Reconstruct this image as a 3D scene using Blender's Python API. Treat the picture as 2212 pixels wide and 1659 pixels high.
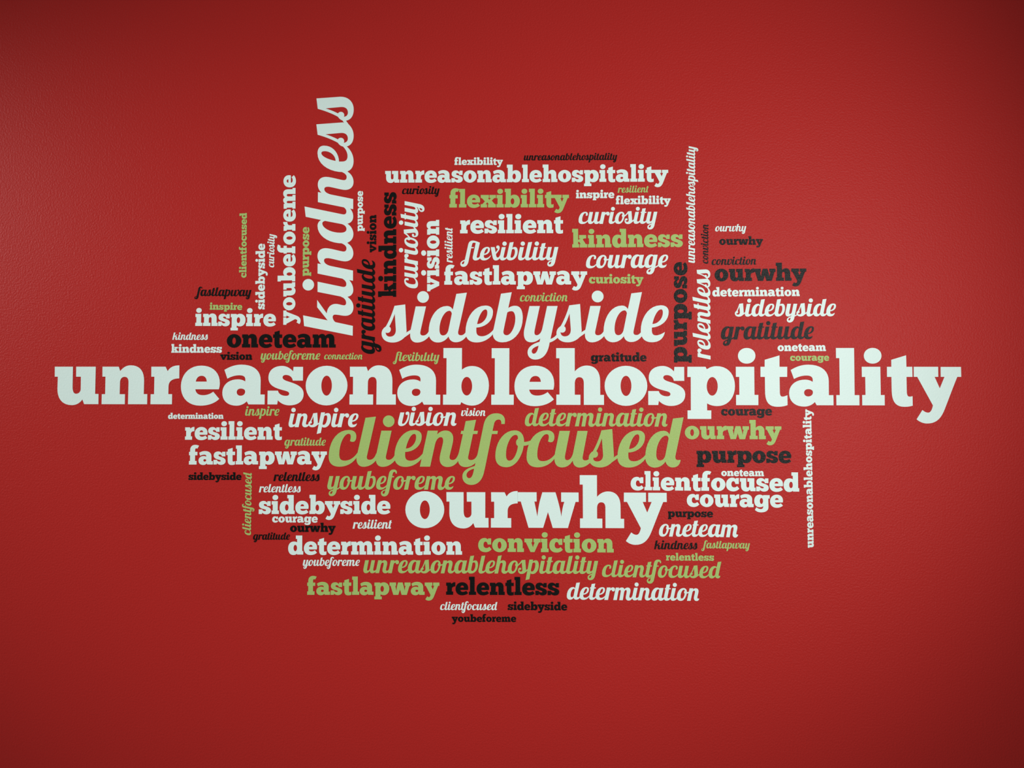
import bpy, bmesh, math, re
from mathutils import Vector, Matrix
from mathutils.geometry import tessellate_polygon

for o in list(bpy.data.objects):
    bpy.data.objects.remove(o, do_unlink=True)
scene = bpy.context.scene
col = scene.collection

# ---------------------------------------------------------------- camera
cam = bpy.data.cameras.new('camera')
cam_ob = bpy.data.objects.new('camera', cam)
col.objects.link(cam_ob)
cam_ob.location = (0.05761, -2.00000, 1.42069)
cam_ob.rotation_euler = (math.radians(90 + 2.27), 0, math.radians(1.65))
cam.sensor_fit = 'HORIZONTAL'
cam.sensor_width = 36.0
cam.lens = 1703.0 / 2212.0 * 36.0
cam.clip_start = 0.05
scene.camera = cam_ob

# ---------------------------------------------------------------- world, lamps, exposure
world = bpy.data.worlds.new('world')
scene.world = world
world.use_nodes = True
bg = world.node_tree.nodes['Background']
bg.inputs['Color'].default_value = (0.98, 1.0, 0.985, 1)
bg.inputs['Strength'].default_value = 0.24

def lamp(name, kind, loc, target, energy, color=(1, 1, 1), **kw):
    d = bpy.data.lights.new(name, kind)
    d.energy = energy
    d.color = color
    for k, v in kw.items():
        setattr(d, k, v)
    ob = bpy.data.objects.new(name, d)
    col.objects.link(ob)
    ob.location = loc
    ob.rotation_euler = (Vector(target) - Vector(loc)).to_track_quat('-Z', 'Y').to_euler()
    return ob

# two unseen spots, added so the wall fades towards its edges, one well to the left of the viewer and one to the right; the right one gives the soft sheen
lamp('unseen_spot', 'SPOT', (-4.381, -1.922, 3.0), (-0.364, 0, 1.182), 437, (0.98, 1.0, 0.985),
     spot_size=0.602, spot_blend=1.0, shadow_soft_size=0.06)
lamp('unseen_spot', 'SPOT', (1.662, -2.953, 1.841), (0.142, 0, 1.61), 290, (0.98, 1.0, 0.985),
     spot_size=0.984, spot_blend=1.0, shadow_soft_size=0.06)

scene.view_settings.view_transform = 'Standard'
scene.view_settings.look = 'None'
scene.view_settings.gamma = 1.0
scene.view_settings.use_curve_mapping = False
scene.view_settings.exposure = 0.0

# ---------------------------------------------------------------- materials
def principled(name, rgb, rough, spec, noise_scale, bump_dist, vary, bump_strength=1.0):
    m = bpy.data.materials.new(name)
    m.use_nodes = True
    nt = m.node_tree
    b = nt.nodes['Principled BSDF']
    b.inputs['Roughness'].default_value = rough
    b.inputs['Specular IOR Level'].default_value = spec
    geo = nt.nodes.new('ShaderNodeNewGeometry')
    n = nt.nodes.new('ShaderNodeTexNoise')
    n.inputs['Scale'].default_value = noise_scale
    n.inputs['Detail'].default_value = 3.0
    n.inputs['Roughness'].default_value = 0.6
    nt.links.new(geo.outputs['Position'], n.inputs['Vector'])
    bump = nt.nodes.new('ShaderNodeBump')
    bump.inputs['Strength'].default_value = bump_strength
    bump.inputs['Distance'].default_value = bump_dist
    nt.links.new(n.outputs['Fac'], bump.inputs['Height'])
    nt.links.new(bump.outputs['Normal'], b.inputs['Normal'])
    # faint mottling of the paint or film itself
    n2 = nt.nodes.new('ShaderNodeTexNoise')
    n2.inputs['Scale'].default_value = noise_scale * 1.7
    n2.inputs['Detail'].default_value = 2.0
    nt.links.new(geo.outputs['Position'], n2.inputs['Vector'])
    mix = nt.nodes.new('ShaderNodeMix')
    mix.data_type = 'RGBA'
    mix.inputs['A'].default_value = (*[c * (1 - vary) for c in rgb], 1)
    mix.inputs['B'].default_value = (*[min(1, c * (1 + vary)) for c in rgb], 1)
    nt.links.new(n2.outputs['Fac'], mix.inputs['Factor'])
    nt.links.new(mix.outputs['Result'], b.inputs['Base Color'])
    return m

MAT = {
    'red': principled('red_wall_paint', (0.455, 0.0200, 0.0168), 0.41, 0.11, 210.0, 0.0012, 0.16),
    'white': principled('white_vinyl', (0.715, 0.855, 0.800), 0.41, 0.11, 210.0, 0.0005, 0.02),
    'green': principled('green_vinyl', (0.370, 0.515, 0.158), 0.41, 0.11, 210.0, 0.0008, 0.06),
    'black': principled('black_vinyl', (0.0045, 0.0052, 0.0046), 0.41, 0.11, 210.0, 0.0008, 0.15),
}

# ---------------------------------------------------------------- the wall
def box(name, lo, hi, mat):
    bm = bmesh.new()
    bmesh.ops.create_cube(bm, size=1.0)
    for v in bm.verts:
        v.co = Vector([lo[i] + (v.co[i] + 0.5) * (hi[i] - lo[i]) for i in range(3)])
    me = bpy.data.meshes.new(name)
    bm.to_mesh(me)
    bm.free()
    me.materials.append(mat)
    ob = bpy.data.objects.new(name, me)
    col.objects.link(ob)
    ob['kind'] = 'structure'
    ob['label'] = 'red painted wall with fine orange-peel texture'
    return ob

box('wall_back', (-3.6, 0.0, 0.0), (3.6, 0.12, 3.2), MAT['red'])

# ---------------------------------------------------------------- letter outlines
# one path per contour (outer first, then counters); x-height = 1000, baseline = 0, y up
GLYPHS = {}
GLYPHS['slab'] = {
  'u': ([['M32 1000 L523 1000 L526 464 C529 332 567 276 627 276 C700 276 752 332 750 405 L747 732 L618 732 L613 1000 L1143 1000 L1142 272 L1234 272 L1237 0 L851 0 L802 126 C738 33 646 -27 520 -27 C255 -27 123 146 118 405 L121 732 L37 732']], []),
  'n': ([['M35 1000 L474 1000 L518 880 C587 977 679 1037 799 1037 C1038 1037 1163 891 1167 625 L1166 269 L1261 269 L1262 0 L746 0 L749 585 C748 678 711 729 642 729 C558 729 515 665 517 572 L515 266 L659 266 L659 0 L32 0 L33 266 L123 266 L122 734 L39 734']], []),
  'r': ([['M37 1000 L421 1000 L479 880 C537 987 643 1037 792 1035 L794 688 C608 688 507 613 509 467 L508 269 L610 269 L610 0 L32 0 L33 267 L125 267 L125 733 L41 733']], []),
  'e': ([['M1044 399 L412 399 C432 298 491 242 624 242 C736 242 823 278 895 335 L1060 144 C948 33 776 -36 551 -36 C220 -36 24 179 24 483 C24 801 246 1029 564 1029 C869 1029 1068 841 1068 563 C1068 503 1061 450 1044 399', 'M421 603 L718 603 C713 695 664 758 577 758 C485 758 434 689 421 603']], []),
  'a': ([['M71 915 C218 1007 366 1055 527 1055 C849 1055 1047 899 1047 631 L1045 262 L1161 262 L1161 0 L729 0 L682 83 C614 7 514 -35 406 -35 C178 -35 24 94 24 309 C24 530 205 664 433 664 C514 664 581 644 635 607 L637 658 C637 738 581 772 474 772 C353 772 239 732 154 682', 'M637 338 C637 389 588 419 520 419 C447 419 409 376 409 325 C409 268 453 228 514 228 C581 228 637 268 637 338']], []),
  's': ([['M703 996 L957 996 L957 631 L686 631 C676 725 596 782 503 782 C449 782 412 758 412 718 C412 671 462 642 543 615 C663 578 757 548 837 500 C930 444 980 377 980 270 C980 83 823 -24 609 -24 C482 -24 375 23 295 110 L278 0 L19 0 L19 364 L295 364 C309 277 402 227 509 227 C563 227 596 246 596 286 C596 330 543 350 462 370 C342 401 248 428 168 477 C81 531 35 604 35 718 C35 905 182 1021 396 1021 C516 1021 623 959 692 874']], []),
  'o': ([['M24 501 C24 790 273 1025 580 1025 C888 1025 1137 790 1137 501 C1137 211 888 -24 580 -24 C273 -24 24 211 24 501', 'M441 499 C441 645 504 763 582 763 C660 763 723 645 723 499 C723 353 660 234 582 234 C504 234 441 353 441 499']], []),
  'b': ([['M44 1494 L534 1494 L534 921 C608 981 688 1019 809 1019 C1064 1019 1248 807 1248 511 C1248 189 1064 -23 809 -23 C695 -23 594 15 520 68 L496 0 L40 0 L40 263 L127 263 L127 1228 L44 1228', 'M523 487 C523 622 586 732 665 732 C743 732 806 622 806 487 C806 351 743 242 665 242 C586 242 523 351 523 487']], []),
  'l': ([['M41 1489 L507 1489 L504 264 L625 264 L623 0 L34 0 L34 264 L123 264 L125 1226 L41 1226']], []),
  'h': ([['M37 1490 L524 1490 L524 877 C607 975 714 1032 840 1032 C1060 1032 1184 875 1186 635 L1189 262 L1286 262 L1286 0 L760 0 L760 582 C756 675 720 726 640 726 C567 726 527 662 524 569 L524 265 L671 265 L671 0 L41 0 L41 269 L124 269 L122 1224 L37 1224']], []),
  'p': ([['M45 1000 L515 1000 L548 934 C625 987 705 1016 804 1016 C1083 1016 1276 814 1272 495 C1268 177 1070 -25 818 -25 C712 -25 619 -3 547 46 L547 -139 L655 -139 L652 -361 L40 -361 L40 -139 L126 -139 L129 732 L41 732', 'M542 489 C543 623 608 732 687 732 C766 732 829 623 827 489 C825 354 760 246 681 246 C602 246 540 354 542 489']], []),
  'i': ([['M33 1000 L509 1000 L509 267 L608 267 L606 0 L32 0 L33 267 L119 267 L119 736 L33 736']], [['M91 1287 C93 1404 190 1491 320 1491 C450 1491 545 1404 543 1287 C541 1169 444 1082 314 1082 C184 1082 90 1169 91 1287']]),
  't': ([['M139 1182 L521 1297 L519 1000 L718 1000 L713 736 L518 736 L520 339 C521 260 540 223 587 223 C626 223 666 240 715 260 L715 3 C635 -28 556 -41 450 -41 C226 -41 135 89 140 379 L139 736 L26 736 L28 1000 L136 1000']], []),
  't_trim': ([['M141 1181 L522 1299 L526 1000 L675 1000 L676 738 L523 738 L524 344 C528 265 547 226 593 226 C619 226 645 231 669 239 L669 -8 C587 -29 534 -37 456 -37 C233 -37 141 94 139 383 L138 738 L26 738 L28 1000 L141 1000']], []),
  'y': ([['M-21 1000 L601 1000 L600 739 L507 739 L633 441 L759 739 L663 739 L665 997 L1183 997 L1185 739 L1085 739 C984 505 882 235 751 -91 C650 -346 521 -467 294 -467 C195 -467 96 -424 28 -360 L180 -119 C226 -159 275 -187 325 -187 C396 -187 432 -91 450 1 L64 739 L-24 739']], []),
  'w': ([['M0 1003 L535 1003 L538 741 L472 741 L559 316 C571 458 592 613 623 741 L698 1003 L1071 1003 C1130 812 1201 571 1237 316 C1251 472 1279 613 1322 734 L1232 734 L1232 1000 L1725 999 L1728 734 L1640 734 L1421 -3 L992 -3 L857 443 L720 0 L306 0 L85 741 L0 741']], []),
  'k': ([['M34 1505 L505 1505 L505 612 L706 720 L578 724 L578 1000 L1141 1000 L1141 728 L988 724 C934 712 900 684 873 648 L1115 270 L1230 270 L1226 0 L628 0 L628 270 L715 270 L562 477 L505 427 L505 270 L578 270 L578 0 L34 0 L34 266 L119 266 L115 1221 L34 1221']], []),
  'd': ([['M630 1482 L1134 1482 L1136 264 L1220 264 L1216 0 L746 0 L720 64 C650 -6 550 -36 440 -36 C180 -36 24 174 24 484 C24 794 190 1014 470 1014 C570 1014 660 994 734 950 L730 1222 L630 1222', 'M450 506 C450 643 512 754 589 754 C666 754 728 643 728 506 C728 369 666 258 589 258 C512 258 450 369 450 506']], []),
  'f': ([['M26 996 L110 996 L114 1175 C126 1394 270 1544 499 1544 C608 1544 718 1518 811 1474 L688 1251 C638 1271 588 1275 552 1259 C513 1239 505 1195 505 1135 L505 996 L688 996 L688 727 L505 727 L505 283 L632 283 L628 0 L26 0 L30 279 L110 279 L110 727 L26 727']], []),
  'x': ([['M21 1000 L673 1000 L673 749 L599 743 L708 614 L837 752 L718 752 L718 1000 L1223 1000 L1223 752 L1094 749 L896 550 L1144 261 L1223 257 L1223 0 L605 0 L605 253 L673 253 L544 410 L411 253 L530 253 L530 0 L21 0 L21 261 L154 261 L352 485 L114 749 L21 749']], []),
  'c': ([['M779 1004 L1005 1004 L1005 547 L742 547 C724 657 678 762 586 762 C484 762 429 657 429 519 C429 372 512 280 650 280 C742 280 816 317 871 385 L1040 188 C926 50 760 -28 567 -28 C236 -28 24 179 24 492 C24 814 226 1035 503 1035 C613 1035 705 989 764 915']], []),
  'v': ([['M5 1000 L602 1000 L602 736 L528 728 L652 348 C676 477 732 606 787 728 L695 732 L695 1000 L1222 1000 L1218 732 L1101 723 L769 0 L467 0 L113 723 L11 732']], []),
  'm': ([['M32 1000 L435 1000 L475 892 C553 1000 652 1043 770 1043 C868 1043 947 1000 1010 882 C1095 1000 1203 1043 1341 1043 C1567 1043 1691 882 1691 626 L1691 248 L1798 248 L1798 0 L1286 0 L1292 626 C1286 705 1252 744 1187 744 C1114 744 1079 675 1079 587 L1079 252 L1207 252 L1207 0 L695 0 L701 626 C691 705 662 744 603 744 C530 744 498 675 498 587 L498 252 L622 252 L622 0 L32 0 L32 252 L124 252 L120 740 L32 740']], []),
  'g': ([['M760 984 L1272 984 L1272 710 L1154 704 L1168 20 C1168 -276 919 -418 562 -418 C368 -418 195 -357 72 -224 L189 -10 C307 -102 429 -153 562 -153 C684 -153 752 -71 752 92 C684 31 562 0 440 0 C164 0 21 224 21 500 C21 816 195 1020 470 1020 C562 1020 654 990 735 935', 'M470 508 C470 642 530 751 603 751 C676 751 735 642 735 508 C735 374 676 265 603 265 C530 265 470 374 470 508']], []),
}
GLYPHS['script'] = {
  'c': ([['M594 710 C617 693 640 685 673 685 C739 685 772 745 772 838 C772 955 687 1016 559 1016 C210 1016 0 675 0 268 C0 93 105 -9 303 -9 C501 -9 664 81 774 231 L827 303 L850 431 L803 375 C710 244 594 161 454 161 C338 161 297 210 297 349 C297 629 431 910 553 910 C629 910 629 827 594 710']], []),
  'l': ([['M244 1356 L539 1391 L297 303 C276 227 303 186 367 186 C437 186 506 227 553 361 L623 361 L600 244 L538 157 C448 47 320 -9 204 -9 C64 -9 -2 93 0 227 C1 291 12 326 29 378']], []),
  'i': ([['M149 998 L437 998 L285 303 C270 227 291 186 361 186 C425 186 477 227 518 303 L582 326 L582 227 L526 161 C431 47 314 -9 192 -9 C64 -9 0 81 0 198 C0 268 6 314 20 378']], [['M190 1261 C190 1351 263 1424 353 1424 C443 1424 516 1351 516 1261 C516 1171 443 1098 353 1098 C263 1098 190 1171 190 1261']]),
  'i_dotless': ([['M149 998 L437 998 L285 303 C270 227 291 186 361 186 C425 186 477 227 518 303 L582 326 L582 227 L526 161 C431 47 314 -9 192 -9 C64 -9 0 81 0 198 C0 268 6 314 20 378']], []),
  'e': ([['M300 405 C547 413 762 581 762 837 C762 953 680 1017 547 1017 C221 1017 0 663 0 279 C0 93 116 -8 308 -8 C500 -8 651 87 753 212 L797 267 L831 407 L785 355 C686 233 570 163 453 163 C337 163 297 221 300 326', 'M320 502 C360 698 453 909 552 909 C610 909 610 826 599 756 C570 616 453 502 320 502']], []),
  'e_end': ([['M305 395 C572 419 767 595 767 828 C767 949 684 1012 549 1012 C219 1012 0 660 0 316 C0 93 116 -9 302 -9 C507 -9 623 93 660 274 C591 233 507 181 414 181 C330 181 302 233 302 326', 'M319 495 C358 688 460 900 558 900 C614 900 614 819 600 744 C567 605 451 495 319 495']], []),
  'n': ([['M151 1000 L436 1000 L416 898 C488 971 564 1005 651 1005 C797 1005 866 907 866 779 C866 651 785 407 767 291 C756 221 785 186 855 186 C936 186 994 279 1029 413 L1099 395 L1076 221 L997 149 C924 41 820 -8 709 -8 C576 -8 488 81 488 221 C488 349 587 628 584 721 C584 791 564 820 515 820 C448 820 390 744 360 628 L224 0 L-64 0']], []),
  'n_end': ([['M151 1000 L436 1000 L416 898 C488 971 564 1005 651 1005 C797 1005 866 907 866 779 C866 651 785 407 767 291 C759 221 791 183 837 180 L916 190 C901 52 802 -8 686 -8 C576 -8 488 81 488 221 C488 349 587 628 584 721 C584 791 564 820 515 820 C448 820 390 744 360 628 L224 0 L-64 0']], []),
  't': ([['M207 1267 L498 1305 L431 997 L550 997 L533 909 L413 909 L285 302 C265 221 288 186 358 186 C445 186 509 244 550 372 L620 372 L585 221 L492 116 C399 23 306 -9 207 -9 C79 -9 -2 70 0 186 C0 244 6 314 21 395 L131 909 L67 909 L85 997 L151 997']], []),
  't_end': ([['M207 1267 L498 1305 L431 997 L550 997 L533 909 L413 909 L285 302 C271 221 300 183 343 180 L422 190 C410 52 317 -9 201 -9 C79 -9 -2 70 0 186 C0 244 6 314 21 395 L131 909 L67 909 L85 997 L151 997']], []),
  'f': ([['M672 1188 L767 1188 C777 1279 777 1326 753 1372 C719 1448 637 1486 533 1486 C335 1486 230 1372 184 1186 L21 395 L-66 21 C-270 -35 -409 -116 -409 -267 C-409 -407 -305 -502 -159 -502 C33 -502 149 -349 190 -163 L230 12 L410 909 L562 909 L576 997 L428 997 L474 1209 C498 1273 533 1312 602 1312 C655 1312 678 1267 672 1188', 'M-84 -52 C-107 -198 -142 -316 -217 -316 C-270 -316 -295 -267 -293 -221 C-287 -140 -200 -81 -84 -52']], []),
  'o': ([['M800 692 C866 694 924 707 983 733 L1029 767 L994 651 L930 619 C890 599 843 587 787 585 C773 430 692 256 610 151 C529 52 424 -9 308 -9 C99 -9 0 105 0 302 C0 674 227 1012 535 1012 C715 1012 802 884 800 692', 'M628 773 C631 843 622 886 558 886 C424 886 297 593 297 349 C297 221 331 172 395 172 C517 172 610 395 628 581 C593 593 578 628 578 680 C578 733 599 762 628 773']], []),
  'o_s': ([['M800 692 L843 709 L855 616 L787 585 C773 430 692 256 610 151 C529 52 424 -9 308 -9 C99 -9 0 105 0 302 C0 674 227 1012 535 1012 C715 1012 802 884 800 692', 'M628 773 C631 843 622 886 558 886 C424 886 297 593 297 349 C297 221 331 172 395 172 C517 172 610 395 628 581 C593 593 578 628 578 680 C578 733 599 762 628 773']], []),
  'u': ([['M142 1000 L431 1000 L297 328 C280 240 297 190 355 190 C425 190 490 269 519 397 L641 1000 L921 1000 L783 293 C769 223 793 185 857 185 C915 185 979 223 1014 304 L1078 328 L1078 223 L1022 160 C927 45 810 -13 693 -13 C583 -13 513 71 510 164 L503 176 C431 48 326 -10 210 -10 C70 -10 0 83 0 228 C0 293 12 362 23 421']], []),
  's': ([['M307 1016 L606 1054 L649 302 L635 267 L770 351 L840 402 L828 302 L752 249 L588 132 C506 44 389 -8 260 -8 C73 -8 -47 91 -47 244 C-47 326 -9 390 69 440 C167 607 249 817 307 1016', 'M316 794 L348 372 C360 232 295 156 184 156 C108 156 67 208 64 273 C90 258 120 258 149 267 C190 285 211 320 208 367 C204 402 190 425 164 437 C225 548 272 665 316 794']], []),
  's_end': ([['M307 1016 L606 1054 L643 372 C643 138 483 -8 272 -8 C73 -8 -47 91 -47 244 C-47 326 -9 390 69 440 C167 607 249 817 307 1016', 'M316 794 L348 372 C360 232 295 156 184 156 C108 156 67 208 64 273 C90 258 120 258 149 267 C190 285 211 320 208 367 C204 402 190 425 164 437 C225 548 272 665 316 794']], []),
  's_os': ([['M295 1045 L575 1064 L625 314 L625 280 L750 348 L818 382 L802 291 L727 227 C625 132 557 75 489 30 C420 -9 341 -23 261 -23 C91 -23 0 98 0 245 C0 370 68 455 159 455 C227 455 261 405 257 364 C250 302 170 268 80 291 C91 211 136 159 216 159 C307 159 348 223 341 314 L295 870 C193 745 102 655 0 620 L-91 605 L-91 705 L-11 718 C125 780 216 950 295 1045']], []),
  'd': ([['M670 905 C638 970 580 1007 504 1007 C211 1007 0 677 0 279 C0 103 105 -8 258 -8 C386 -8 492 62 556 162 C574 68 644 -2 755 -2 C878 -2 972 56 1048 156 L1101 220 L1101 314 L1040 290 C995 220 954 191 902 191 C831 191 808 232 826 314 L1060 1379 L767 1344', 'M644 794 C632 847 609 874 574 874 C433 874 302 607 302 361 C302 244 334 187 404 187 C480 187 539 255 556 361']], []),
  'd_end': ([['M670 905 C638 970 580 1007 504 1007 C211 1007 0 677 0 279 C0 103 105 -8 258 -8 C386 -8 492 62 556 162 C574 68 644 -2 755 -2 C872 -2 954 70 970 208 L890 199 C843 206 817 244 828 314 L1060 1379 L767 1344', 'M644 794 C632 847 609 874 574 874 C433 874 302 607 302 361 C302 244 334 187 404 187 C480 187 539 255 556 361']], []),
  'b': ([['M223 1346 L522 1387 L426 947 C487 988 546 1009 616 1009 C769 1009 827 871 827 671 C827 296 593 -6 264 -6 C100 -6 0 85 0 231 C0 296 8 331 23 378', 'M399 824 C440 853 475 859 522 859 C587 859 622 765 622 648 C622 425 499 190 387 190 C317 190 282 237 293 308']], []),
  'y': ([['M155 1000 L442 1000 L299 331 C282 237 299 190 352 190 C428 190 493 272 516 401 L643 1000 L933 1000 L736 86 C804 108 874 155 914 221 L980 272 L992 178 L944 129 C874 61 804 14 712 -12 C675 -279 558 -485 317 -485 C182 -485 103 -397 103 -285 C103 -150 217 -56 434 8 L454 102 C381 32 299 -6 205 -6 C65 -6 0 85 0 237 C0 296 8 343 23 401', 'M407 -100 C387 -221 346 -323 276 -323 C235 -323 215 -285 217 -244 C223 -185 299 -133 407 -100']], []),
  'y_end': ([['M155 1000 L442 1000 L299 331 C282 237 299 190 352 190 C428 190 493 272 516 401 L643 1000 L933 1000 L724 26 L712 -12 C675 -279 558 -485 317 -485 C182 -485 103 -397 103 -285 C103 -150 217 -56 434 8 L454 102 C381 32 299 -6 205 -6 C65 -6 0 85 0 237 C0 296 8 343 23 401', 'M407 -100 C387 -221 346 -323 276 -323 C235 -323 215 -285 217 -244 C223 -185 299 -133 407 -100']], []),
  'k': ([['M520 1404 L372 709 L746 1008 L950 1008 L568 736 C731 721 833 630 833 487 C833 404 799 329 791 261 C788 208 821 186 867 190 C942 193 1010 253 1028 329 L1108 314 L1093 208 L1017 140 C942 42 852 -15 738 -15 C580 -15 497 72 497 208 C497 314 532 404 532 510 C527 555 497 570 459 570 C399 563 354 532 321 492 L211 0 L-64 3 L218 1374']], []),
  'a': ([['M694 964 C641 1012 578 1030 498 1030 C196 1030 0 665 0 327 C0 105 98 -14 258 -14 C391 -14 498 52 569 153 C587 52 658 -14 774 -14 C899 -14 1005 52 1077 158 L1139 203 L1139 327 L1064 301 C1014 230 979 199 925 199 C854 199 836 247 854 327 L1005 1000 L706 1000', 'M667 843 C649 879 623 897 582 897 C454 897 315 594 315 354 C315 247 347 199 415 199 C498 199 560 274 575 363']], []),
  'g': ([['M696 964 C643 1012 580 1030 509 1030 C205 1030 0 664 0 325 C0 102 89 -7 250 -7 C366 -7 455 39 523 107 L505 7 C277 -68 152 -175 152 -318 C152 -434 241 -496 384 -496 C634 -496 732 -282 791 -11 C902 30 991 84 1063 164 L1116 254 L1036 262 C991 191 920 138 821 102 L1009 1000 L705 1000', 'M670 843 C652 879 625 896 584 896 C455 896 321 593 321 352 C321 245 352 196 416 196 C500 196 563 271 577 361', 'M473 -104 C455 -229 420 -318 348 -318 C304 -318 286 -282 289 -246 C295 -193 375 -130 473 -104']], []),
  'p': ([['M143 1082 L432 1086 L405 945 C489 1007 557 1030 648 1030 C807 1030 875 882 875 655 C875 268 659 -27 386 -27 C318 -27 261 -5 223 30 L136 -425 L-164 -500', 'M375 791 C409 848 455 870 511 870 C580 870 609 791 602 677 C591 405 477 166 341 166 C273 166 250 200 261 268']], []),
  'r': ([['M147 1000 L444 1000 L423 903 C488 979 559 1014 639 1014 C736 1014 798 952 798 864 C798 758 736 696 656 696 C568 696 533 758 524 819 C471 819 400 766 373 687 L232 0 L-64 0']], []),
  'm': ([['M147 998 L409 998 L389 891 C458 973 545 1010 645 1010 C757 1010 832 948 832 861 C906 960 1006 1010 1105 1010 C1254 1010 1329 910 1329 786 C1329 662 1254 438 1237 326 C1222 239 1254 189 1317 189 C1391 189 1453 264 1486 400 L1565 388 L1541 226 L1441 114 C1366 10 1279 -30 1167 -30 C1031 -30 944 65 944 201 C944 326 1031 587 1023 724 C1018 791 993 811 956 811 C881 811 832 711 807 612 L707 -5 L421 -5 L545 687 C545 774 521 816 476 816 C409 816 366 736 342 637 L227 2 L-64 2']], []),
  'm_end': ([['M147 998 L409 998 L389 891 C458 973 545 1010 645 1010 C757 1010 832 948 832 861 C906 960 1006 1010 1105 1010 C1254 1010 1329 910 1329 786 C1329 662 1254 438 1237 326 C1232 259 1262 214 1307 209 L1386 219 C1371 77 1272 -30 1147 -30 C1031 -30 944 65 944 201 C944 326 1031 587 1023 724 C1018 791 993 811 956 811 C881 811 832 711 807 612 L707 -5 L421 -5 L545 687 C545 774 521 816 476 816 C409 816 366 736 342 637 L227 2 L-64 2']], []),
  'h': ([['M222 1357 L515 1414 L401 941 C474 1002 542 1025 623 1025 C783 1025 851 922 847 785 C840 648 783 442 767 304 C753 236 771 190 840 190 C909 190 954 240 986 304 L1057 327 L1046 190 L989 126 C931 41 828 -11 714 -11 C577 -11 485 87 485 224 C485 373 577 602 577 739 C577 808 542 835 501 835 C417 835 371 739 348 625 L218 0 L-64 0']], []),
  'v': ([['M167 1000 L465 1000 L310 295 C283 178 310 151 368 151 C523 151 686 469 725 740 C729 779 729 818 721 857 C686 798 581 798 562 895 C547 992 620 1058 717 1058 C826 1058 864 973 853 798 C826 391 601 -23 244 -23 C97 -23 0 62 0 217 C0 295 12 353 27 430']], []),
  'w': ([['M149 998 L436 998 L285 303 C270 227 291 186 361 186 C425 186 477 227 518 303 L582 326 L582 227 L526 160 C431 47 314 -9 192 -9 C64 -9 0 81 0 198 C0 268 6 314 20 378'], ['M682 1000 L981 1000 L826 295 C798 178 826 151 884 151 C1039 151 1202 469 1240 740 C1244 779 1244 818 1236 857 C1202 798 1097 798 1078 895 C1062 992 1136 1058 1233 1058 C1341 1058 1380 973 1368 798 C1341 391 1116 -23 760 -23 C612 -23 516 62 516 217 C516 295 527 353 543 430']], []),
  'x': ([['M46 1000 L346 1000 L417 597 C496 694 567 792 602 880 C549 880 479 898 461 977 C452 1065 505 1124 585 1124 C673 1124 726 1057 721 942 C714 774 576 633 443 473 C452 367 479 208 567 205 C629 205 700 261 739 376 L797 376 L779 244 L721 147 C647 41 541 -12 435 -12 C293 -12 231 85 191 253 L152 420']], []),
  'f_fl': ([['M-74 41 L183 1233 C236 1419 350 1498 527 1498 C668 1498 863 1428 1057 1339 L986 1198 L748 1313 C695 1330 651 1343 607 1343 C554 1343 492 1313 474 1233 L421 1000 L601 1000 L589 919 L403 919 L200 -110 C138 -357 15 -489 -180 -489 C-321 -489 -418 -392 -409 -251 C-400 -110 -268 -12 -74 41', 'M-95 -53 C-118 -198 -153 -295 -224 -295 C-268 -295 -300 -260 -294 -216 C-286 -145 -197 -83 -95 -53']], []),
  'l_fl': ([['M226 1339 L535 1339 L306 297 C288 223 309 194 373 194 C447 194 496 244 532 314 L588 332 L588 217 L549 152 C465 41 332 -9 208 -9 C67 -9 -4 85 0 226 C2 279 9 314 23 359']], []),
}

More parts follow.
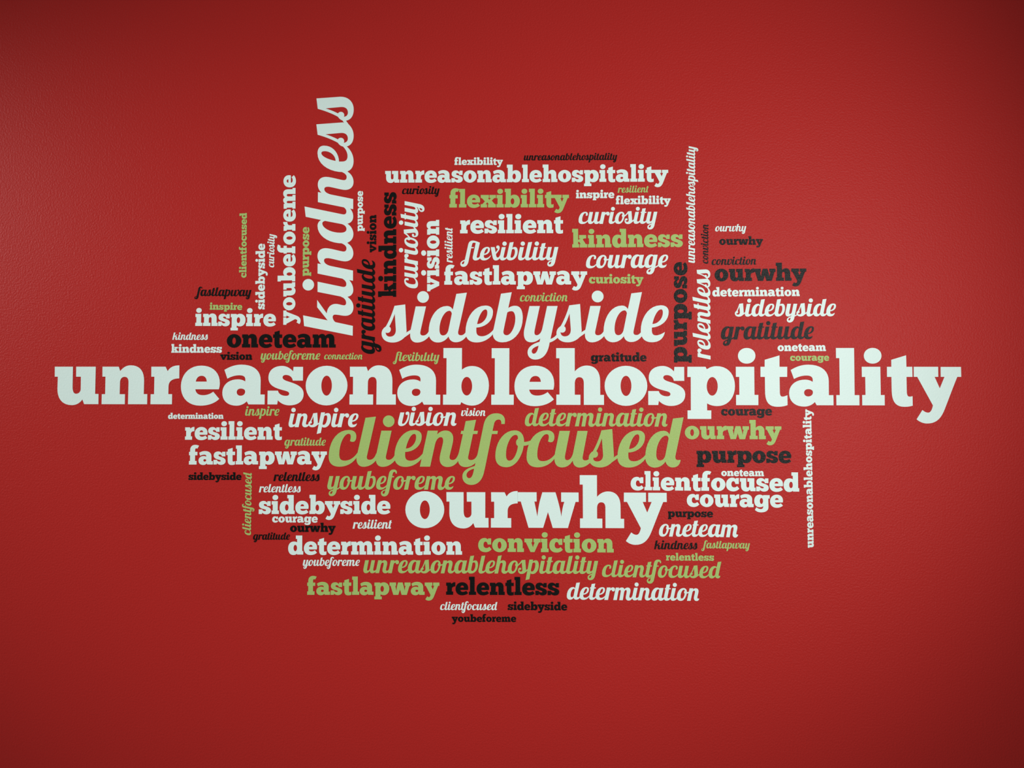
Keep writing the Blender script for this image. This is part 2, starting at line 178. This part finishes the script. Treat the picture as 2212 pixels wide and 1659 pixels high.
# word, lettering style, colour, baseline start x and height on the wall (mm), tilt (degrees), size (microns per unit x1000),
# glyph:pen position, label
WORDS = [
  ('unreasonablehospitality', 'slab', 'white', -1185.41, 1449.47, -0.109, 96.66, 'u:0 n:1292 r:2612 e:3432 a:4548 s:5767 o:6776 n:7938 a:9213 b:10408 l:11685 e:12302 h:13385 o:14664 s:15805 p:16802 i:18068 t:18711 a:19446 l:20648 i:21312 t_trim:21963 y:22697',
   "huge white slab-serif word 'unreasonablehospitality' spanning the middle of the wall"),
  ('sidebyside', 'script', 'white', -329.33, 1607.13, -0.079, 92.029, 's:0 i:750 d:1263 e:2289 b:3048 y:3906 s:4853 i:5591 d:6104 e_end:7126',
   "large white script word 'sidebyside' above the middle of the huge word"),
  ('clientfocused', 'script', 'green', -467.13, 1290.65, -0.056, 91.142, 'c:0 l:781 i:1326 e:1845 n:2622 t:3626 f:4155 o:4661 c:5530 u:6301 s:7297 e:8042 d_end:8809',
   "largest green word, script 'clientfocused', just below the huge word"),
  ('ourwhy', 'slab', 'white', -272.38, 1137.43, 0.002, 88.804, 'o:0 u:1164 r:2435 w:3231 h:4954 y:6259',
   "largest white slab-serif word 'ourwhy' below the large green script word"),
  ('kindness', 'script', 'white', -407.8, 1630.08, 90.305, 91.586, 'k:0 i:1028 n:1544 d:2541 n:3571 e:4568 s:5339 s_end:6083',
   "large white script word 'kindness' reading upward, tallest of the upright words"),
  ('clientfocused', 'slab', 'green', -685.03, 1774.66, 90.402, 12.956, 'c:0 l:1056 i:1699 e:2336 n:3430 t:4721 f:5464 o:6224 c:7388 u:8444 s:9715 e:10724 d:11818',
   "green slab-serif word 'clientfocused' reading upward, upper left"),
  ('sidebyside', 'slab', 'white', -636.52, 1692.44, 90.476, 16.437, 's:0 i:1009 d:1646 e:2890 b:3984 y:5269 s:6440 i:7449 d:8086 e:9330',
   "white slab-serif word 'sidebyside' reading upward left of the upright 'youbeforeme'"),
  ('curiosity', 'script', 'white', -613.31, 1801.26, 89.579, 13.283, 'c:0 u:771 r:1790 i:2509 o_s:3025 s_os:3827 i:4577 t:5093 y_end:5616',
   "small white script word 'curiosity' reading upward beside the upright 'youbeforeme'"),
  ('youbeforeme', 'slab', 'white', -557.18, 1653.65, 90.451, 30.548, 'y:0 o:1171 u:2335 b:3606 e:4891 f:5985 o:6745 r:7909 e:8705 m:9799 e:11626',
   "white slab-serif word 'youbeforeme' reading upward left of the large upright 'kindness'"),
  ('fastlapway', 'script', 'black', -813.01, 1728.09, -0.529, 16.432, 'f:0 a:503 s:1541 t:2285 l:2808 a:3350 p:4388 w:5295 a:6612 y_end:7650',
   "small black script word 'fastlapway' above the stacked pair of 'inspire'"),
  ('inspire', 'slab', 'green', -779.93, 1692.47, -0.627, 12.633, 'i:0 n:637 s:1928 p:2937 i:4233 r:4870 e:5666',
   "small green slab-serif word 'inspire' over a bigger white 'inspire'"),
  ('inspire', 'slab', 'white', -817.54, 1650.67, -0.383, 31.261, 'i:0 n:637 s:1928 p:2937 i:4233 r:4870 e:5666',
   "white slab-serif word 'inspire' under the small green 'inspire' at the left"),
  ('kindness', 'script', 'white', -875.0, 1614.92, -0.38, 13.62, 'k:0 i:1028 n:1544 d:2541 n:3571 e:4568 s:5339 s_end:6083',
   "small white script word 'kindness' at the far left, under white 'inspire'"),
  ('kindness', 'slab', 'white', -878.34, 1581.56, -0.131, 15.032, 'k:0 i:1248 n:1885 d:3176 n:4420 e:5711 s:6805 s:7814',
   "small white slab-serif word 'kindness' at the far left, above the huge word"),
  ('oneteam', 'slab', 'black', -734.65, 1594.84, -0.215, 33.766, 'o:0 n:1164 e:2455 t:3549 e:4292 a:5386 m:6579',
   "black slab-serif word 'oneteam' left of the foot of the large upright 'kindness'"),
  ('vision', 'slab', 'black', -750.29, 1563.02, -0.199, 13.954, 'v:0 i:1222 s:1859 i:2868 o:3505 n:4669',
   "small black slab-serif word 'vision' level under black 'oneteam'"),
  ('youbeforeme', 'script', 'green', -645.57, 1563.17, -0.116, 16.222, 'y:0 o:906 u:1778 b:2797 e:3655 f:4426 o:4929 r:5801 e:6520 m:7291 e_end:8760',
   "small green script word 'youbeforeme' under black 'oneteam'"),
  ('connection', 'script', 'green', -481.24, 1563.66, -0.324, 12.318, 'c:0 o:771 n:1643 n:2640 e:3637 c:4408 t:5179 i:5702 o:6218 n_end:7090',
   "tiny green script word 'connection' right of the small green 'youbeforeme'"),
  ('flexibility', 'script', 'green', -297.72, 1558.78, -0.17, 16.164, 'f_fl:0 l_fl:523 e:1061 x:1832 i:2568 b:3084 i_dotless:3942 l:4458 i_dotless:5000 t:5516 y_end:6039',
   "small green script word 'flexibility' with missing dots, just above the huge word"),
  ('gratitude', 'script', 'black', -350.71, 1577.27, 90.229, 34.152, 'g:0 r:1027 a:1746 t:2784 i:3307 t:3823 u:4346 d:5365 e_end:6395',
   "black script word 'gratitude' reading upward right of the large upright 'kindness'"),
  ('purpose', 'slab', 'green', -522.52, 1777.93, 90.264, 16.189, 'p:0 u:1296 r:2567 p:3363 o:4659 s:5823 e:6832',
   "green slab-serif word 'purpose' reading upward beside the large upright 'kindness'"),
  ('purpose', 'slab', 'white', -384.05, 1893.52, 90.234, 13.298, 'p:0 u:1296 r:2567 p:3363 o:4659 s:5823 e:6832',
   "small white slab-serif word 'purpose' reading upward right of the large upright 'kindness'"),
  ('vision', 'slab', 'black', -349.05, 1838.78, 90.322, 16.393, 'v:0 i:1222 s:1859 i:2868 o:3505 n:4669',
   "black slab-serif word 'vision' reading upward beside black upright 'kindness'"),
  ('kindness', 'slab', 'black', -296.86, 1722.79, 90.259, 30.95, 'k:0 i:1248 n:1885 d:3176 n:4420 e:5711 s:6805 s:7814',
   "black slab-serif word 'kindness' reading upward left of the upright 'curiosity'"),
  ('curiosity', 'script', 'white', -241.13, 1745.53, 90.181, 34.488, 'c:0 u:771 r:1790 i:2509 o_s:3025 s_os:3827 i:4577 t:5093 y_end:5616',
   "white script word 'curiosity' reading upward between black 'kindness' and white 'vision'"),
  ('vision', 'slab', 'white', -186.28, 1737.5, 90.21, 31.083, 'v:0 i:1222 s:1859 i:2868 o:3505 n:4669',
   "white slab-serif word 'vision' reading upward, ending above the large 'sidebyside'"),
  ('resilient', 'script', 'white', -152.18, 1811.63, 90.171, 14.761, 'r:0 e:719 s:1490 i:2234 l:2750 i:3292 e:3808 n:4579 t_end:5576',
   "small white script word 'resilient' reading upward right of white upright 'vision'"),
  ('flexibility', 'slab', 'white', -148.5, 2064.28, -0.419, 13.144, 'f:0 l:760 e:1403 x:2497 i:3739 b:4376 i:5661 l:6298 i:6941 t:7578 y:8321',
   "small white slab-serif word 'flexibility' at the top of the cloud"),
  ('unreasonablehospitality', 'slab', 'white', -328.35, 2019.69, -0.275, 30.446, 'u:0 n:1271 r:2562 e:3358 a:4452 s:5645 o:6654 n:7818 a:9109 b:10302 l:11587 e:12230 h:13324 o:14629 s:15793 p:16802 i:18098 t:18735 a:19478 l:20671 i:21314 t:21951 y:22694',
   "white slab-serif word 'unreasonablehospitality' across the top of the cloud"),
  ('unreasonablehospitality', 'script', 'black', 30.2, 2074.3, -0.223, 13.007, 'u:0 n:1019 r:2016 e:2735 a:3506 s:4544 o:5288 n:6160 a:7157 b:8195 l:9053 e:9595 h:10366 o_s:11346 s_os:12148 p:12898 i:13805 t:14321 a:14844 l:15882 i:16424 t:16940 y_end:17463',
   "small black script word 'unreasonablehospitality' topmost in the middle of the cloud"),
  ('curiosity', 'script', 'black', -283.21, 1989.42, -0.396, 14.807, 'c:0 u:771 r:1790 i:2509 o_s:3025 s_os:3827 i:4577 t:5093 y_end:5616',
   "small black script word 'curiosity' under the start of the top white word"),
  ('flexibility', 'slab', 'green', -161.91, 1953.7, -0.327, 32.357, 'f:0 l:760 e:1403 x:2497 i:3739 b:4376 i:5661 l:6298 i:6941 t:7578 y:8321',
   "green slab-serif word 'flexibility' above white slab-serif 'resilient'"),
  ('resilient', 'slab', 'white', -134.31, 1886.61, -0.254, 33.424, 'r:0 e:796 s:1890 i:2899 l:3536 i:4179 e:4816 n:5910 t:7201',
   "white slab-serif word 'resilient' under the green 'flexibility'"),
  ('flexibility', 'script', 'white', -118.34, 1816.85, -0.244, 33.94, 'f_fl:0 l_fl:523 e:1061 x:1832 i:2568 b:3084 i:3942 l:4458 i:5000 t:5516 y_end:6039',
   "white script word 'flexibility' between 'resilient' and 'fastlapway'"),
  ('fastlapway', 'slab', 'white', -174.26, 1754.51, -0.163, 33.425, 'f:0 a:760 s:1953 t:2962 l:3705 a:4348 p:5541 w:6837 a:8560 y:9753',
   "white slab-serif word 'fastlapway' above the large 'sidebyside'"),
  ('inspire', 'slab', 'white', 163.12, 1975.01, -0.108, 14.58, 'i:0 n:637 s:1928 p:2937 i:4233 r:4870 e:5666',
   "small white slab-serif word 'inspire' right of the green 'flexibility'"),
  ('resilient', 'script', 'green', 270.57, 1988.5, 0.134, 12.799, 'r:0 e:719 s:1490 i:2234 l:2750 i:3292 e:3808 n:4579 t_end:5576',
   "tiny green script word 'resilient' under the end of the top white word"),
  ('flexibility', 'slab', 'white', 264.85, 1958.79, -0.2, 14.696, 'f:0 l:760 e:1403 x:2497 i:3739 b:4376 i:5661 l:6298 i:6941 t:7578 y:8321',
   "small white slab-serif word 'flexibility' under the tiny green 'resilient'"),
  ('curiosity', 'script', 'white', 170.11, 1908.9, -0.233, 30.58, 'c:0 u:771 r:1790 i:2509 o_s:3025 s_os:3827 i:4577 t:5093 y_end:5616',
   "white script word 'curiosity' lying level above the green 'kindness'"),
  ('kindness', 'slab', 'green', 152.66, 1848.11, 0.01, 32.03, 'k:0 i:1248 n:1885 d:3176 n:4420 e:5711 s:6805 s:7814',
   "green slab-serif word 'kindness' above white script 'courage'"),
  ('courage', 'script', 'white', 188.56, 1794.89, -0.016, 33.538, 'c:0 o:771 u:1643 r:2662 a:3381 g:4419 e_end:5446',
   "white script word 'courage' under the green 'kindness'"),
  ('curiosity', 'slab', 'green', 195.31, 1755.82, -0.228, 16.297, 'c:0 u:1056 r:2327 i:3123 o:3760 s:4924 i:5933 t:6570 y:7313',
   "small green slab-serif word 'curiosity' right of white 'fastlapway'"),
  ('conviction', 'script', 'green', 19.96, 1710.48, -0.127, 16.013, 'c:0 o:771 n:1643 v:2640 i:3466 c:3982 t:4753 i:5276 o:5792 n_end:6664',
   "small green script word 'conviction' sitting over the 'y' of large 'sidebyside'"),
  ('unreasonablehospitality', 'script', 'white', 464.59, 1806.88, 89.387, 16.323, 'u:0 n:1019 r:2016 e:2735 a:3506 s:4544 o:5288 n:6160 a:7157 b:8195 l:9053 e:9595 h:10366 o_s:11346 s_os:12148 p:12898 i:13805 t:14321 a:14844 l:15882 i:16424 t:16940 y_end:17463',
   "small white script word 'unreasonablehospitality' reading upward, top right of the cloud"),
  ('conviction', 'script', 'black', 498.07, 1804.68, 89.173, 13.272, 'c:0 o:771 n:1643 v:2640 i:3466 c:3982 t:4753 i:5276 o:5792 n_end:6664',
   "small black script word 'conviction' reading upward beside small white 'ourwhy'"),
  ('ourwhy', 'script', 'white', 516.17, 1887.12, -0.215, 13.443, 'o:0 u:872 r:1891 w:2610 h:3927 y_end:4907',
   "small white script word 'ourwhy' at the upper right of the cloud"),
  ('ourwhy', 'slab', 'black', 525.97, 1852.92, -0.298, 14.82, 'o:0 u:1164 r:2435 w:3231 h:4954 y:6259',
   "small black slab-serif word 'ourwhy' under the small white script 'ourwhy'"),
  ('conviction', 'script', 'black', 506.43, 1801.44, 0.106, 14.778, 'c:0 o:771 n:1643 v:2640 i:3466 c:3982 t:4753 i:5276 o:5792 n_end:6664',
   "small black script word 'conviction' lying level above the large black 'ourwhy'"),
  ('ourwhy', 'slab', 'black', 512.97, 1760.18, 0.011, 31.033, 'o:0 u:1164 r:2435 w:3231 h:4954 y:6259',
   "large black slab-serif word 'ourwhy' above white 'determination' on the right"),
  ('determination', 'slab', 'white', 507.12, 1721.29, -0.035, 15.986, 'd:0 e:1244 t:2338 e:3081 r:4175 m:4971 i:6798 n:7435 a:8726 t:9919 i:10662 o:11299 n:12463',
   "white slab-serif word 'determination' under the large black 'ourwhy'"),
  ('sidebyside', 'script', 'white', 565.09, 1669.88, -0.022, 31.913, 's:0 i:744 d:1260 e:2290 b:3061 y:3919 s:4825 i:5569 d:6085 e_end:7115',
   "medium white script word 'sidebyside' on the right, above black 'gratitude'"),
  ('gratitude', 'script', 'black', 528.12, 1611.76, 0.071, 32.51, 'g:0 r:1027 a:1746 t:2784 i:3307 t:3823 u:4346 d:5365 e_end:6395',
   "dark script word 'gratitude' on the right, above the huge word's end"),
  ('purpose', 'slab', 'black', 442.27, 1552.04, 89.499, 32.559, 'p:0 u:1296 r:2567 p:3363 o:4659 s:5823 e:6832',
   "large black slab-serif word 'purpose' reading upward right of the large 'sidebyside'"),
  ('relentless', 'script', 'white', 501.38, 1563.14, 89.666, 32.32, 'r:0 e:719 l:1490 e:2032 n:2803 t:3800 l:4323 e:4865 s:5636 s_end:6380',
   "white script word 'relentless' reading upward beside black upright 'purpose'"),
  ('oneteam', 'slab', 'white', 668.98, 1582.12, -0.079, 14.433, 'o:0 n:1164 e:2455 t:3549 e:4292 a:5386 m:6579',
   "small white slab-serif word 'oneteam' above the small green 'courage'"),
  ('courage', 'slab', 'green', 699.88, 1557.51, 0.023, 12.467, 'c:0 o:1056 u:2220 r:3491 a:4287 g:5480 e:6758',
   "small green slab-serif word 'courage' tucked before the huge word's second 'l'"),
  ('gratitude', 'slab', 'black', 199.76, 1557.1, -0.113, 15.676, 'g:0 r:1278 a:2074 t:3267 i:4010 t:4647 u:5390 d:6661 e:7905',
   "small black slab-serif word 'gratitude' between large 'sidebyside' and the huge word"),
  ('determination', 'slab', 'white', -883.56, 1411.43, 0.008, 10.491, 'd:0 e:1244 t:2338 e:3081 r:4175 m:4971 i:6798 n:7435 a:8726 t:9919 i:10662 o:11299 n:12463',
   "tiny white slab-serif word 'determination' under the left of the huge word"),
  ('inspire', 'script', 'green', -683.72, 1419.51, -0.076, 17.157, 'i:0 n:516 s:1513 p:2257 i:3164 r:3680 e_end:4399',
   "small green script word 'inspire' under the huge word's first 'a'"),
  ('inspire', 'script', 'white', -570.99, 1390.32, 0.025, 34.716, 'i:0 n:516 s:1513 p:2257 i:3164 r:3680 e_end:4399',
   "white script word 'inspire' above the start of large green 'clientfocused'"),
  ('vision', 'script', 'white', -290.09, 1393.85, -0.023, 33.981, 'v:0 i:826 s:1342 i:2086 o:2602 n_end:3474',
   "white script word 'vision' resting above the large green 'clientfocused'"),
  ('vision', 'script', 'white', -129.54, 1418.81, 0.002, 14.111, 'v:0 i:826 s:1342 i:2086 o:2602 n_end:3474',
   "tiny white script word 'vision' right of the bigger white script 'vision'"),
  ('determination', 'script', 'green', 32.5, 1393.04, -0.181, 33.747, 'd:0 e:1030 t:1801 e:2324 r:3095 m:3814 i:5283 n:5799 a:6796 t:7834 i:8357 o:8873 n_end:9745',
   "green script word 'determination' above the end of large green 'clientfocused'"),
  ('resilient', 'slab', 'white', -839.51, 1357.97, 0.105, 31.755, 'r:0 e:796 s:1890 i:2899 l:3536 i:4179 e:4816 n:5910 t:7201',
   "white slab-serif word 'resilient' above white 'fastlapway' at the left"),
  ('gratitude', 'script', 'green', -581.3, 1342.98, 0.127, 14.894, 'g:0 r:1027 a:1746 t:2784 i:3307 t:3823 u:4346 d:5365 e_end:6395',
   "small green script word 'gratitude' left of the large green 'clientfocused'"),
  ('fastlapway', 'slab', 'white', -827.97, 1294.59, 0.216, 32.584, 'f:0 a:760 s:1953 t:2962 l:3705 a:4348 p:5541 w:6837 a:8560 y:9753',
   "white slab-serif word 'fastlapway' left of the large green 'clientfocused'"),
  ('courage', 'slab', 'black', 526.31, 1419.88, 0.211, 16.235, 'c:0 o:1056 u:2220 r:3491 a:4287 g:5480 e:6758',
   "small black slab-serif word 'courage' under the end of the huge word"),
  ('ourwhy', 'slab', 'green', 434.49, 1360.85, -0.088, 32.467, 'o:0 u:1164 r:2435 w:3231 h:4954 y:6259',
   "green slab-serif word 'ourwhy' right of the large green 'clientfocused'"),
  ('purpose', 'slab', 'black', 462.82, 1301.55, -0.098, 29.974, 'p:0 u:1296 r:2567 p:3363 o:4659 s:5823 e:6832',
   "black slab-serif word 'purpose' under the green 'ourwhy'"),
  ('oneteam', 'slab', 'white', 524.82, 1268.3, -0.184, 12.737, 'o:0 n:1164 e:2455 t:3549 e:4292 a:5386 m:6579',
   "tiny white slab-serif word 'oneteam' above white slab-serif 'clientfocused'"),
  ('clientfocused', 'slab', 'white', 297.82, 1232.54, -0.347, 32.254, 'c:0 l:1056 i:1699 e:2336 n:3430 t:4721 f:5464 o:6224 c:7388 u:8444 s:9715 e:10724 d:11818',
   "white slab-serif word 'clientfocused' above white 'courage' on the right"),
  ('courage', 'slab', 'white', 437.93, 1191.77, -0.279, 30.622, 'c:0 o:1056 u:2220 r:3491 a:4287 g:5480 e:6758',
   "white slab-serif word 'courage' under white 'clientfocused' on the right"),
  ('unreasonablehospitality', 'slab', 'white', 751.99, 1090.34, 90.21, 14.462, 'u:0 n:1271 r:2562 e:3358 a:4452 s:5645 o:6654 n:7818 a:9109 b:10302 l:11587 e:12230 h:13324 o:14629 s:15793 p:16802 i:18098 t:18735 a:19478 l:20671 i:21314 t:21951 y:22694',
   "white slab-serif word 'unreasonablehospitality' reading upward at the right edge of the cloud"),
  ('sidebyside', 'slab', 'black', -828.05, 1255.41, 0.135, 13.164, 's:0 i:1009 d:1646 e:2890 b:3984 y:5269 s:6440 i:7449 d:8086 e:9330',
   "small black slab-serif word 'sidebyside' under white 'fastlapway' at the left"),
  ('clientfocused', 'script', 'green', -664.49, 1115.69, 89.859, 16.179, 'c:0 l:771 i:1313 e:1829 n:2600 t:3597 f:4120 o:4623 c:5495 u:6266 s:7285 e:8029 d_end:8800',
   "green script word 'clientfocused' reading upward, lower left of the cloud"),
  ('relentless', 'script', 'black', -607.77, 1252.87, 0.137, 16.729, 'r:0 e:719 l:1490 e:2032 n:2803 t:3800 l:4323 e:4865 s:5636 s_end:6380',
   "small black script word 'relentless' above small white script 'relentless'"),
  ('relentless', 'script', 'white', -644.69, 1224.21, 0.098, 15.162, 'r:0 e:719 l:1490 e:2032 n:2803 t:3800 l:4323 e:4865 s:5636 s_end:6380',
   "small white script word 'relentless' above white slab-serif 'sidebyside'"),
  ('youbeforeme', 'script', 'green', -469.9, 1231.85, 0.114, 34.161, 'y:0 o:906 u:1778 b:2797 e:3655 f:4426 o:4929 r:5801 e:6520 m:7291 e_end:8760',
   "large green script word 'youbeforeme' above the big white 'ourwhy'"),
  ('sidebyside', 'slab', 'white', -645.81, 1169.41, 0.245, 32.452, 's:0 i:1009 d:1646 e:2890 b:3984 y:5269 s:6440 i:7449 d:8086 e:9330',
   "white slab-serif word 'sidebyside' left of the big white 'ourwhy'"),
  ('courage', 'slab', 'white', -610.78, 1148.22, 0.108, 14.953, 'c:0 o:1056 u:2220 r:3491 a:4287 g:5480 e:6758',
   "small white slab-serif word 'courage' under white slab-serif 'sidebyside'"),
  ('ourwhy', 'slab', 'black', -564.56, 1124.42, 0.185, 15.663, 'o:0 u:1164 r:2435 w:3231 h:4954 y:6259',
   "small black slab-serif word 'ourwhy' above the large white 'determination'"),
  ('gratitude', 'script', 'black', -658.98, 1104.37, 0.258, 13.202, 'g:0 r:1027 a:1746 t:2784 i:3307 t:3823 u:4346 d:5365 e_end:6395',
   "small black script word 'gratitude' at the lower left, beside small black 'ourwhy'"),
  ('resilient', 'script', 'white', -403.38, 1133.27, 0.236, 16.181, 'r:0 e:719 s:1490 i:2234 l:2750 i:3292 e:3808 n:4579 t_end:5576',
   "small white script word 'resilient' left of the big white 'ourwhy'"),
  ('purpose', 'slab', 'black', 390.87, 1165.5, -0.083, 14.264, 'p:0 u:1296 r:2567 p:3363 o:4659 s:5823 e:6832',
   "small black slab-serif word 'purpose' right of the big white 'ourwhy'"),
  ('oneteam', 'script', 'white', 368.55, 1117.18, -0.35, 30.972, 'o:0 n:872 e:1869 t:2640 e:3163 a:3934 m_end:4972',
   "white script word 'oneteam' right of the tail of big white 'ourwhy'"),
  ('kindness', 'script', 'black', 357.21, 1085.1, 0.094, 15.841, 'k:0 i:1028 n:1544 d:2541 n:3571 e:4568 s:5339 s_end:6083',
   "small black script word 'kindness' under white script 'oneteam'"),
  ('fastlapway', 'script', 'green', 479.18, 1088.07, -0.105, 13.439, 'f:0 a:503 s:1541 t:2285 l:2808 a:3350 p:4388 w:5295 a:6612 y_end:7650',
   "small green script word 'fastlapway' right of the small black 'kindness'"),
  ('determination', 'slab', 'white', -569.29, 1067.42, 0.244, 32.302, 'd:0 e:1244 t:2338 e:3081 r:4175 m:4971 i:6798 n:7435 a:8726 t:9919 i:10662 o:11299 n:12463',
   "large white slab-serif word 'determination' left of the green 'conviction'"),
  ('conviction', 'slab', 'green', -86.17, 1076.81, -0.027, 33.375, 'c:0 o:1056 n:2220 v:3511 i:4733 c:5370 t:6426 i:7169 o:7806 n:8970',
   "green slab-serif word 'conviction' under the big white 'ourwhy'"),
  ('youbeforeme', 'script', 'white', -530.66, 1038.96, 0.312, 15.273, 'y:0 o:906 u:1778 b:2797 e:3655 f:4426 o:4929 r:5801 e:6520 m:7291 e_end:8760',
   "small white script word 'youbeforeme' under the large white 'determination'"),
  ('unreasonablehospitality', 'script', 'green', -376.18, 1021.92, 0.127, 32.212, 'u:0 n:1019 r:2016 e:2735 a:3506 s:4544 o:5288 n:6160 a:7157 b:8195 l:9053 e:9595 h:10366 o_s:11346 s_os:12148 p:12898 i:13805 t:14321 a:14844 l:15882 i:16424 t:16940 y_end:17463',
   "green script word 'unreasonablehospitality' under white 'determination' and green 'conviction'"),
  ('clientfocused', 'script', 'green', 225.62, 1015.69, -0.371, 30.153, 'c:0 l:771 i:1313 e:1829 n:2600 t:3597 f:4120 o:4623 c:5495 u:6266 s:7285 e:8029 d_end:8800',
   "medium green script word 'clientfocused' above white script 'determination'"),
  ('relentless', 'slab', 'green', 385.24, 1057.52, -0.084, 12.771, 'r:0 e:796 l:1890 e:2533 n:3627 t:4918 l:5661 e:6304 s:7398 s:8407',
   "small green slab-serif word 'relentless' under small black 'kindness'"),
  ('fastlapway', 'slab', 'green', -519.46, 966.48, 0.352, 30.773, 'f:0 a:760 s:1953 t:2962 l:3705 a:4348 p:5541 w:6837 a:8560 y:9753',
   "green slab-serif word 'fastlapway' left of black 'relentless'"),
  ('relentless', 'slab', 'black', -167.0, 968.89, 0.14, 30.429, 'r:0 e:796 l:1890 e:2533 n:3627 t:4918 l:5661 e:6304 s:7398 s:8407',
   "black slab-serif word 'relentless' near the bottom of the cloud"),
  ('determination', 'script', 'white', 137.51, 959.02, -0.215, 30.933, 'd:0 e:1030 t:1801 e:2324 r:3095 m:3814 i:5283 n:5799 a:6796 t:7834 i:8357 o:8873 n_end:9745',
   "white script word 'determination' at the lower right, beside black 'relentless'"),
  ('clientfocused', 'script', 'white', -181.1, 930.7, 0.312, 14.661, 'c:0 l:771 i:1313 e:1829 n:2600 t:3597 f:4120 o:4623 c:5495 u:6266 s:7285 e:8029 d_end:8800',
   "small white script word 'clientfocused' under black 'relentless'"),
  ('sidebyside', 'slab', 'black', -10.97, 931.9, 0.094, 14.351, 's:0 i:1009 d:1646 e:2890 b:3984 y:5269 s:6440 i:7449 d:8086 e:9330',
   "small black slab-serif word 'sidebyside' under the end of black 'relentless'"),
  ('youbeforeme', 'slab', 'black', -151.14, 901.53, 0.346, 12.73, 'y:0 o:1171 u:2335 b:3606 e:4891 f:5985 o:6745 r:7909 e:8705 m:9799 e:11626',
   "small black slab-serif word 'youbeforeme', lowest word of the cloud"),
]

STEPS = 9
def flatten(path):
    pts = []
    tok = re.findall(r'[MLC]|-?\d+', path)
    i = 0
    while i < len(tok):
        c = tok[i]
        i += 1
        if c in 'ML':
            pts.append((float(tok[i]), float(tok[i + 1])))
            i += 2
        else:
            p0 = pts[-1]
            q = [float(t) for t in tok[i:i + 6]]
            i += 6
            for s in range(1, STEPS + 1):
                t = s / STEPS
                u = 1 - t
                pts.append((u**3 * p0[0] + 3*u*u*t*q[0] + 3*u*t*t*q[2] + t**3 * q[4],
                            u**3 * p0[1] + 3*u*u*t*q[1] + 3*u*t*t*q[3] + t**3 * q[5]))
    out = []
    for p in pts:
        if not out or abs(p[0] - out[-1][0]) + abs(p[1] - out[-1][1]) > 0.5:
            out.append(p)
    if abs(out[0][0] - out[-1][0]) + abs(out[0][1] - out[-1][1]) < 1.0:
        out.pop()
    return out

def area(p):
    return 0.5 * sum(p[i][0] * p[(i + 1) % len(p)][1] - p[(i + 1) % len(p)][0] * p[i][1] for i in range(len(p)))

def shape_mesh(name, shapes, mat):
    """cut film: front and back faces plus edges; local z runs from 0 (wall side) to 1 (front)"""
    verts, faces = [], []
    for contours in shapes:
        loops = []
        for k, path in enumerate(contours):
            p = flatten(path)
            if (area(p) > 0) != (k == 0):
                p.reverse()
            loops.append(p)
        flat = [q for p in loops for q in p]
        base = len(verts)
        n = len(flat)
        verts += [(x, y, 1.0) for x, y in flat] + [(x, y, 0.0) for x, y in flat]
        for a, b, c in tessellate_polygon([[Vector((x, y, 0)) for x, y in p] for p in loops]):
            A, B, C = flat[a], flat[b], flat[c]
            if (B[0]-A[0])*(C[1]-A[1]) - (B[1]-A[1])*(C[0]-A[0]) < 0:
                b, c = c, b
            faces.append((base + a, base + b, base + c))
            faces.append((base + n + a, base + n + c, base + n + b))
        k = 0
        for p in loops:
            for j in range(len(p)):
                a, b = k + j, k + (j + 1) % len(p)
                faces.append((base + a, base + n + a, base + n + b, base + b))
            k += len(p)
    me = bpy.data.meshes.new(name)
    me.from_pydata(verts, [], faces)
    me.materials.append(mat)
    me.update()
    return me

cache = {}
def letter_mesh(style, key, colour, which):
    k = (style, key, colour, which)
    if k not in cache:
        cache[k] = shape_mesh('letter' if which == 0 else 'dot', GLYPHS[style][key][which], MAT[colour])
    return cache[k]

FILM = 0.0006          # thickness of the cut film
def add_part(name, mesh, parent):
    ob = bpy.data.objects.new(name, mesh)
    col.objects.link(ob)
    ob.parent = parent
    return ob

for text, style, colour, ox, oz, ang, size, spec, label in WORDS:
    root = bpy.data.objects.new('vinyl_word', None)
    root.empty_display_size = 0.05
    col.objects.link(root)
    root.location = (ox / 1000.0, 0.0, oz / 1000.0)
    root.rotation_euler = (math.pi / 2, -math.radians(ang), 0)
    root['label'] = label
    root['category'] = 'lettering'
    root['group'] = 'vinyl words of the wall word cloud'
    root['kind'] = 'thing'
    s = size * 1e-6
    for i, item in enumerate(spec.split()):
        key, pen = item.split(':')
        lt = add_part('letter', letter_mesh(style, key, colour, 0), root)
        # neighbouring letters of one word overlap where they join: one lies a hair over the other
        lt.scale = (s, s, FILM + (i % 2) * 0.00003)
        lt.location = (float(pen) * s, 0, 0)
        if GLYPHS[style][key][1]:
            add_part('dot', letter_mesh(style, key, colour, 1), lt)
